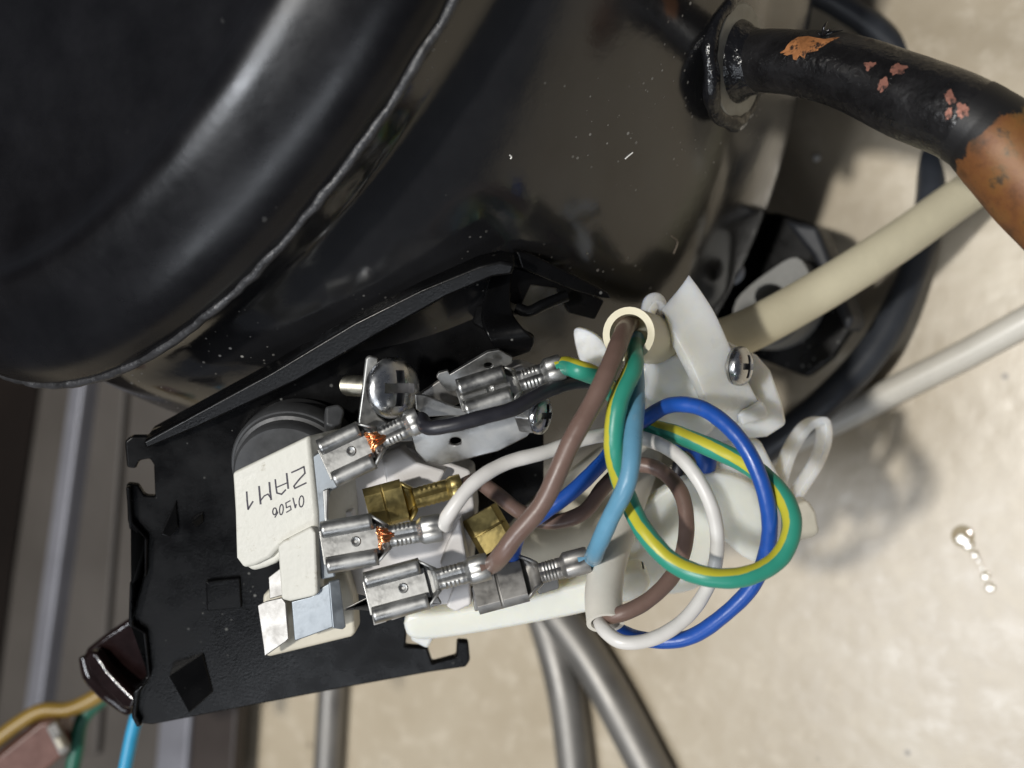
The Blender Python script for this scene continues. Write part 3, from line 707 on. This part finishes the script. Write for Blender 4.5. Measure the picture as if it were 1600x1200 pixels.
# 1: black wire, spade on the upper relay contact
wire_with_spade('black_wire', 'black wire running from the uppermost relay spade towards the back', frame(512, 726, 174.5, 26, -10, 4), [(668, 668, 171.5), (700, 664, 170.5), (760, 652, 171), (800, 638, 172), (850, 612, 175), (905, 598, 180), (960, 606, 186), (1015, 630, 191), (1050, 668, 195), (1062, 720, 198), (1044, 775, 199)], 1.05, 'pvc_black', 'zinc', dict(L=6.2, neck=2.2, cl=4.0, il=2.0))
# 2: white wire, middle relay contact
wire_with_spade('white_wire', 'white wire from the middle relay spade looping round to the lower sheath', frame(508, 856, 173.5, 10, -8, 3), [(700, 806, 170), (738, 757, 170), (790, 726, 172), (850, 705, 174), (915, 686, 177), (960, 678, 180), (1010, 686, 179), (1062, 712, 176), (1102, 765, 174), (1121, 830, 174), (1112, 900, 175), (1078, 960, 174), (1024, 996, 173), (972, 1002, 173), (944, 984, 175), (934, 955, 180)], 1.02, 'pvc_white', 'zinc', dict(L=7.2, neck=2.0, cl=4.2, il=3.2))
# 3: brown wire, lower relay contact
wire_with_spade('brown_wire', 'thick brown wire from the upper cable end down to the lowest front spade', frame(578, 934, 174.5, 15, -8, 2), [(786, 864, 169), (806, 840, 168), (848, 786, 167), (892, 692, 166), (930, 620, 167), (958, 560, 170), (974, 516, 177), (984, 506, 184), (1000, 510, 192)], 1.34, 'pvc_brown', 'zinc', dict(L=8.0, neck=2.0, cl=4.2, il=3.2, copper=False))
# 4: light blue wire, dark spade at the back
wire_with_spade('light_blue_wire', 'light blue wire from the upper cable end to the dark spade by the lower sheath', frame(742, 926, 182, 15, -25, 0), [(932, 858, 173), (954, 812, 169), (980, 750, 166), (991, 680, 168), (992, 610, 174), (990, 545, 180), (998, 522, 188)], 1.28, 'pvc_light_blue', 'zinc_dull', dict(L=7.6, neck=2.4, cl=3.4, il=4.0, flat=True, copper=False, iw=2.0))
# 5: green and yellow earth wire
M5 = frame(722, 628, 177.5, 19, -20, 4)
wire_with_spade('earth_wire', 'green and yellow striped earth wire making the big front loop', M5, [(905, 578, 173), (935, 590, 176), (970, 628, 183), (1010, 662, 182), (1060, 682, 179), (1120, 706, 176), (1180, 732, 173), (1222, 775, 170), (1238, 822, 168), (1218, 872, 167), (1170, 900, 166), (1110, 902, 166), (1050, 878, 168), (1008, 832, 170), (985, 790, 172), (966, 740, 171), (958, 690, 169), (966, 630, 169), (988, 576, 172), (990, 548, 178), (998, 530, 188)], 1.38, 'pvc_green_yellow', 'zinc', dict(L=7.0, neck=1.6, cl=3.8, il=2.8, copper=False, hw=2.9, rr=1.2), twist=0, v0=.487, up=ZC + YC * .25 - XC * .35, wander=.13)
# 6: second brown wire with brass spade
wire_with_spade('brown_wire', 'brown wire from the brass spade curling round into the lower sheath', frame(574, 796, 177.5, 13, 12, 8), [(745, 752, 181), (775, 772, 182), (815, 800, 183), (860, 816, 183), (910, 800, 183), (945, 760, 184), (985, 728, 186), (1025, 732, 185), (1062, 766, 182), (1074, 826, 180), (1056, 890, 178), (1010, 938, 176), (962, 962, 176), (940, 958, 180), (938, 940, 184)], 1.16, 'pvc_brown', 'brass', dict(L=5.5, neck=1.4, cl=5.0, il=2.0, flat=True, hw=3.2, copper=False))
# 7: blue wire with brass spade
wire_with_spade('blue_wire', 'deep blue wire making the outer loop into the lower sheath', frame(748, 800, 186, -60, 0, 0), [(812, 832, 180), (850, 800, 180), (890, 770, 180), (938, 726, 182), (975, 682, 183), (1012, 652, 180), (1050, 634, 176), (1098, 640, 173), (1158, 688, 170), (1192, 760, 169), (1203, 830, 170), (1180, 908, 173), (1132, 962, 175), (1070, 996, 178), (1006, 1000, 180), (966, 985, 180), (948, 966, 182)], 1.14, 'pvc_blue', 'brass', dict(L=6.0, neck=1.0, cl=1.2, il=1.0, flat=True, hw=3.0, copper=False))
# sleeved wire end lying behind the loops
sl = thing('sleeved_wire_end', 'short dark blue wire end with black sleeve behind the brown loop', 'wire', P(1040, 780, 199))
sweep('sleeve', [P(1018, 806, 199), P(1040, 792, 199), P(1062, 770, 199)], 2.3, 'rubber', sl, ns=20, bore=1.6)
sweep('insulation', [P(1058, 774, 199), P(1088, 750, 197), P(1104, 722, 195), (P(1086, 694, 195)), P(1050, 684, 196)], 1.6, 'pvc_blue', sl, ns=18)

# ------------------------------------------------------------------ cables
up = thing('supply_cable', 'cream sheathed supply cable passing through the nylon clamp to the upper right', 'cable', P(1000, 530, 185))
sweep('sheath', [P(982, 522, 178.5), P(1010, 528, 186), P(1060, 540, 199), P(1110, 538, 206), P(1170, 516, 209), P(1280, 456, 214), P(1400, 380, 222), P(1490, 316, 230), P(1560, 268, 236), P(1640, 200, 243)], [3.95, 3.8, 3.7, 3.7, 3.7, 3.7, 3.7, 3.7, 3.7], 'sheath', up, ns=32, n=10, bore=2.9)
lc = thing('harness_cable', 'short white sheathed cable end below the wires with three cores looping out', 'cable', P(955, 860, 184))
sweep('sheath', [P(1016, 690, 204), P(998, 740, 198), P(972, 810, 189), P(950, 880, 183), P(943, 930, 179.5), P(946, 974, 176.5)], [2.75, 2.75, 2.75, 2.75, 2.75, 2.7], 'sheath_white', lc, ns=32, n=10, bore=2.1)
bc = thing('black_cable', 'thick black rubber cable arching down the right onto the floor', 'cable', P(1390, 520, 240))
sweep('sheath', [P(1240, -30, 252), P(1310, 5, 254), P(1385, 62, 256), P(1432, 140, 256), P(1454, 230, 254), P(1452, 330, 250), P(1424, 430, 247), P(1370, 540, 245), P(1298, 620, 246), P(1240, 668, 249), P(1170, 720, 255)], [3.0, 3.0, 3.0, 3.0, 3.0, 3.0, 3.1, 3.2, 3.2, 3.2, 3.2], 'cable_black', bc, ns=24, n=10)
def lay(pix, r):      # a run resting on the floor
    return [on_floor(x, y, r * .001) for x, y in pix]
wc = thing('white_tube', 'slim white cable lying on the floor along the right edge', 'cable', on_floor(1450, 580))
sweep('sheath', lay([(1180, 716), (1250, 682), (1330, 645), (1420, 598), (1500, 558), (1570, 520), (1680, 458)], 2.9), 2.9, 'sheath_white', wc, ns=24)
lp = thing('cable_tie', 'translucent nylon tie loop standing beside the blue wire loop', 'cable tie', P(1235, 790, 205))
LTP = [(1212, 790), (1218, 752), (1236, 700), (1262, 664), (1283, 658), (1287, 685), (1275, 722), (1250, 762), (1228, 795)]
def strip_loop(name, pix, D, w, th, m, parent):
    C = spline([P(x, y, D) for x, y in pix], 8)
    V = []; F = []; n = len(C)
    for i, c in enumerate(C):
        t = (C[min(i + 1, n - 1)] - C[max(i - 1, 0)]).normalized(); b = (ZC * .85 + XC * .5).normalized(); nn = t.cross(b).normalized()
        for sx, sy in ((-1, -1), (1, -1), (1, 1), (-1, 1)):
            V.append(c + nn * (th * .0005 * sx) + b * (w * .0005 * sy))
    for i in range(n - 1):
        for k in range(4): F.append((i * 4 + k, i * 4 + (k + 1) % 4, i * 4 + 4 + (k + 1) % 4, i * 4 + 4 + k))
    F += [(0, 1, 2, 3), ((n - 1) * 4, (n - 1) * 4 + 1, (n - 1) * 4 + 2, (n - 1) * 4 + 3)]
    return mesh(name, V, F, m, parent, bevel=.15)
strip_loop('strap', LTP, 203, 2.6, 1.3, 'nylon', lp)

# ------------------------------------------------------------------ nylon clamp
cl = thing('cable_clamp', 'milky nylon cable clamp with one screw gripping the cream cable', 'clamp', P(1110, 610, 198))
C1 = Plane(1110, 560, 187, .15, -.1)
curved('strap', [(1038, 492), (1040, 496), (1052, 530), (1078, 580), (1100, 630), (1116, 662)], [(1076, 434), (1092, 458), (1112, 492), (1140, 556), (1172, 612), (1190, 640)], [(187, 189), (186, 188), (184, 187), (184, 188), (187, 191), (191, 194)], 2.2, 'nylon', cl)
curved('strap_curl', [(1006, 490), (1012, 468), (1026, 462), (1038, 474), (1042, 496)], [(1012, 506), (1020, 484), (1030, 476), (1038, 490), (1046, 520)], [(194, 191), (193, 190), (191, 188), (189, 187), (187, 186)], 1.3, 'nylon', cl)
prism('saddle', smooth_poly([(1003, 575), (1040, 560), (1070, 556), (1092, 580), (1108, 625), (1120, 668), (1080, 690), (1030, 680), (1008, 640)], 3), Plane(1050, 620, 189, .1, -.2), 7, 'nylon', cl, bevel=.8, seg=3)
prism('clamp_body', [(1128, 528), (1150, 540), (1185, 556), (1206, 580), (1224, 630), (1231, 664), (1200, 684), (1140, 690), (1100, 700), (1040, 690), (1060, 640), (1120, 620)], Plane(1150, 620, 194, .2, -.2), 9, 'nylon', cl, bevel=.8, seg=3)
prism('clamp_step', [(1152, 648), (1194, 628), (1203, 652), (1160, 668)], Plane(1180, 650, 190, .1, -.3), 6, 'nylon', cl, bevel=.6)
prism('fin', smooth_poly([(896, 522), (905, 512), (932, 524), (950, 548), (956, 590), (930, 600), (908, 570)], 3), Plane(925, 555, 191, -.2, -.1), 2, 'nylon', cl, bevel=.5)
prism('guide_arm', [(1094, 690), (1150, 684), (1190, 690), (1210, 730), (1238, 780), (1226, 800), (1170, 760), (1120, 730)], Plane(1160, 730, 197, .1, -.2), 3, 'nylon', cl, bevel=.6)
s3 = axis_frame(P(1154, 572, 186.2), XC * .80 + YC * -.06 + ZC * .60, YC)
screw('screw', s3, 3.0, 1.9, 'chrome', cl, 1.3, 4)
lathe('screw_washer', [(1.3, -.7), (2.8, -.7), (2.9, -.2), (1.3, -.2)], s3, 'zinc', cl, n=28)

# ------------------------------------------------------------------ nylon tray under the terminals
tr = thing('nylon_tray', 'milky nylon tray strip running below the terminals to the right', 'tray', P(900, 930, 192))
prism('tray_rail', smooth_poly([(638, 964), (700, 958), (800, 938), (900, 916), (1000, 888), (1010, 930), (930, 956), (800, 982), (690, 1000), (645, 1000), (632, 985)], 3), Plane(800, 950, 190, 0, -.35), 4, 'nylon_tray', tr, bevel=.9, seg=3)
prism('tray_foot', [(640, 975), (672, 972), (676, 1000), (668, 1016), (640, 1002)], Plane(655, 990, 193, -.2, -.3), 4, 'nylon_tray', tr, bevel=.6)
basin = [(955, 850), (1000, 800), (1050, 760), (1120, 740), (1180, 760), (1208, 800), (1200, 880), (1160, 870), (1130, 846), (1120, 880), (1100, 915), (1050, 930), (990, 920)]
prism('tray_basin', smooth_poly(basin, 3), Plane(1080, 840, 196, .05, -.25), 3, 'nylon_tray', tr, bevel=.8, seg=3)
prism('tray_floor', [(850, 770), (940, 700), (1060, 690), (1120, 720), (1130, 800), (1000, 880), (940, 900), (860, 900), (740, 900), (760, 830)], Plane(960, 800, 203, .05, -.25), 2, 'cream_plastic', tr, bevel=.5)
prism('tray_latch', [(1240, 790), (1264, 782), (1276, 800), (1282, 832), (1270, 842), (1236, 850)], Plane(1260, 815, 200, .3, -.2), 4, 'cream_plastic', tr, bevel=.6)
# bent latch plates at the rail
prism('contact_plate', [(736, 918), (760, 905), (772, 950), (742, 956)], Plane(750, 930, 184.5, .1, -.2), .8, 'zinc_dull', tr, bevel=.2)
prism('contact_plate', [(838, 912), (872, 892), (874, 920), (842, 930)], Plane(855, 910, 187, .1, -.2), .8, 'zinc_dull', tr, bevel=.2)

# loose grey contact behind the lowest spade
prism('contact_tab', [(556, 946), (576, 936), (584, 978), (604, 972), (606, 962), (612, 970), (690, 944), (680, 926), (600, 930)], Plane(600, 950, 177.5, 0, -.15), .8, 'zinc_dull', rl, bevel=.2)

# ------------------------------------------------------------------ background
def tube_thing(name, label, pix, r, m, D=None, cat='pipe', group=None):
    pts = [P(x, y, D) for x, y in pix] if D else lay(pix, r)
    t = thing(name, label, cat, pts[len(pts) // 2], group)
    sweep('pipe_run' if cat == 'pipe' else 'sheath', pts, r, m, t, ns=24)
    return t
tube_thing('steel_pipe', 'grey steel pipe on the floor, straighter of the two below the lower sheath', [(838, 930), (862, 1000), (884, 1090), (902, 1230)], 4.2, 'steel_tube', group='grey steel pipes on the floor')
tube_thing('steel_pipe', 'grey steel pipe on the floor slanting to the lower right', [(856, 940), (915, 1020), (965, 1105), (1030, 1230)], 4.6, 'steel_tube', group='grey steel pipes on the floor')
tube_thing('steel_pipe', 'short grey steel pipe showing below the black bracket', [(524, 1000), (518, 1090), (510, 1230)], 3.7, 'steel_tube', group='grey steel pipes on the floor')
def slab(name, label, cat, px, z0, z1, m, bevel=1):
    o = prism3(name, [[on_floor(x, y, z1) for x, y in px]], Vector((0, 0, z0 - z1)), m, None, bevel=bevel)
    return tag(o, label, cat)
slab('shaded_floor_sheet', 'dull grey-brown sheet standing in for shaded floor at the far left', 'panel', [(-300, 560), (330, 560), (290, 1300), (-500, 1300)], 0.0005, .006, 'floor_shade_grey')  # darkened sheet laid where the floor is in shade
tag(prism3('cabinet_side', [[on_floor(x, y, .0065) for x, y in ((-900, 200), (-60, 200), (70, 560), (58, 640), (20, 900), (-30, 1300), (-900, 1300))]], Vector((0, 0, .45)), 'panel_brown', None, bevel=1), 'very dark brown cabinet side at the far left edge', 'cabinet')  # raised far out of view to darken the reflections in the cap
rail = thing('aluminium_rail', 'narrow aluminium rail crossing the shaded floor sheet at the left', 'rail', on_floor(70, 850))
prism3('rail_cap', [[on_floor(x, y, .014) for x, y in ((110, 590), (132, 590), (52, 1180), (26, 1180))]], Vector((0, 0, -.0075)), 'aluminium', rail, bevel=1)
prism3('rail_flange', [[on_floor(x, y, .0085) for x, y in ((132, 590), (196, 590), (150, 1180), (52, 1180))]], Vector((0, 0, -.002)), 'floor_shade_grey', rail, bevel=.5)
st2 = slab('metal_strip', 'narrow light metal strip beneath the black bracket at lower left', 'strip', [(252, 1080), (300, 1080), (286, 1260), (236, 1260)], .0065, .010, 'aluminium')
slab('dark_strip', 'dark brown strip on the floor between light strip and steel pipe', 'strip', [(304, 1080), (372, 1080), (360, 1260), (290, 1260)], .0065, .011, 'panel_brown')
tube_thing('cyan_wire', 'bright cyan wire hanging below the bracket corner', [(216, 1110), (206, 1150), (190, 1230)], 1.25, 'pvc_cyan', 226, 'wire')
tube_thing('yellow_wire', 'yellow wire crossing behind the glossy lug at lower left', [(200, 1050), (148, 1090), (108, 1108), (66, 1110), (30, 1130), (-10, 1160)], 1.6, 'pvc_yellow', 262, 'wire')
tube_thing('green_wire', 'dark green wire dropping past the brown connector', [(190, 1068), (152, 1098), (128, 1126), (120, 1170), (108, 1230)], 1.6, 'pvc_green', 264, 'wire')
cn = thing('plug_connector', 'brown plastic plug connector with metal contact in the lower left corner', 'connector', P(50, 1170, 262))
prism('housing', [(-20, 1196), (62, 1130), (86, 1126), (106, 1172), (100, 1180), (60, 1215), (-20, 1250)], Plane(50, 1170, 258, .1, -.1), 9, 'connector_brown', cn, bevel=.8)
prism('contact', [(72, 1138), (88, 1128), (110, 1174), (94, 1182)], Plane(90, 1155, 255, .3, 0), 3, 'zinc_dull', cn, bevel=.4)
prism('contact', [(84, 1156), (94, 1152), (102, 1168), (92, 1172)], Plane(92, 1160, 254, .3, 0), 2, 'cream_plastic', cn, bevel=.4)
# crumbs and an oil drip on the floor
def crumb(label, px, py, r, m='crumb'):
    c = on_floor(px, py, r * .0006); M = axis_frame(c, Vector((.2, .1, 1)))
    V = [M @ Vector((r * random.uniform(.6, 1.2) * cos(a) * cos(e), r * random.uniform(.6, 1.2) * sin(a) * cos(e), r * .6 * sin(e))) for e in (-.9, 0, .9) for a in [k * pi / 3 for k in range(6)]]
    F = [tuple(range(6)), tuple(range(12, 18))] + [(i * 6 + k, i * 6 + (k + 1) % 6, (i + 1) * 6 + (k + 1) % 6, (i + 1) * 6 + k) for i in range(2) for k in range(6)]
    tag(mesh('crumb', V, F, m, None), label, 'crumb')
crumb('tiny white crumb on the floor right of the compressor', 1275, 247, .9)
def drip_material():
    m, nt, b = nodes_of('oil'); b.inputs['Base Color'].default_value = (.36, .30, .20, 1); b.inputs['Roughness'].default_value = .04; b.inputs['Coat Weight'].default_value = 1
drip_material()
dr = thing('oil_drip', 'small shiny oil drip trail on the floor at the right', 'drip', on_floor(1520, 860))
for (x, y, rx) in ((1504, 838, 2.2), (1512, 850, 1.3), (1523, 866, .8), (1540, 900, .9), (1547, 918, 1.0), (1534, 888, .5), (1529, 876, .5)):
    M = axis_frame(on_floor(x, y, .0002), Vector((0, 0, 1)))
    lathe('drop', [(rx, 0), (rx * .9, rx * .03), (rx * .6, rx * .05), (rx * .25, rx * .06), (.02, rx * .065)], M, 'oil', dr, n=16)

# cutters of the screw recesses: apply, then remove them
dg = bpy.context.evaluated_depsgraph_get()
for s, cut in CUTS:
    cut.hide_viewport = False
dg = bpy.context.evaluated_depsgraph_get(); dg.update()
for s, cut in CUTS:
    me = bpy.data.meshes.new_from_object(s.evaluated_get(dg)); s.modifiers.clear(); s.data = me
for s, cut in CUTS: bpy.data.objects.remove(cut)
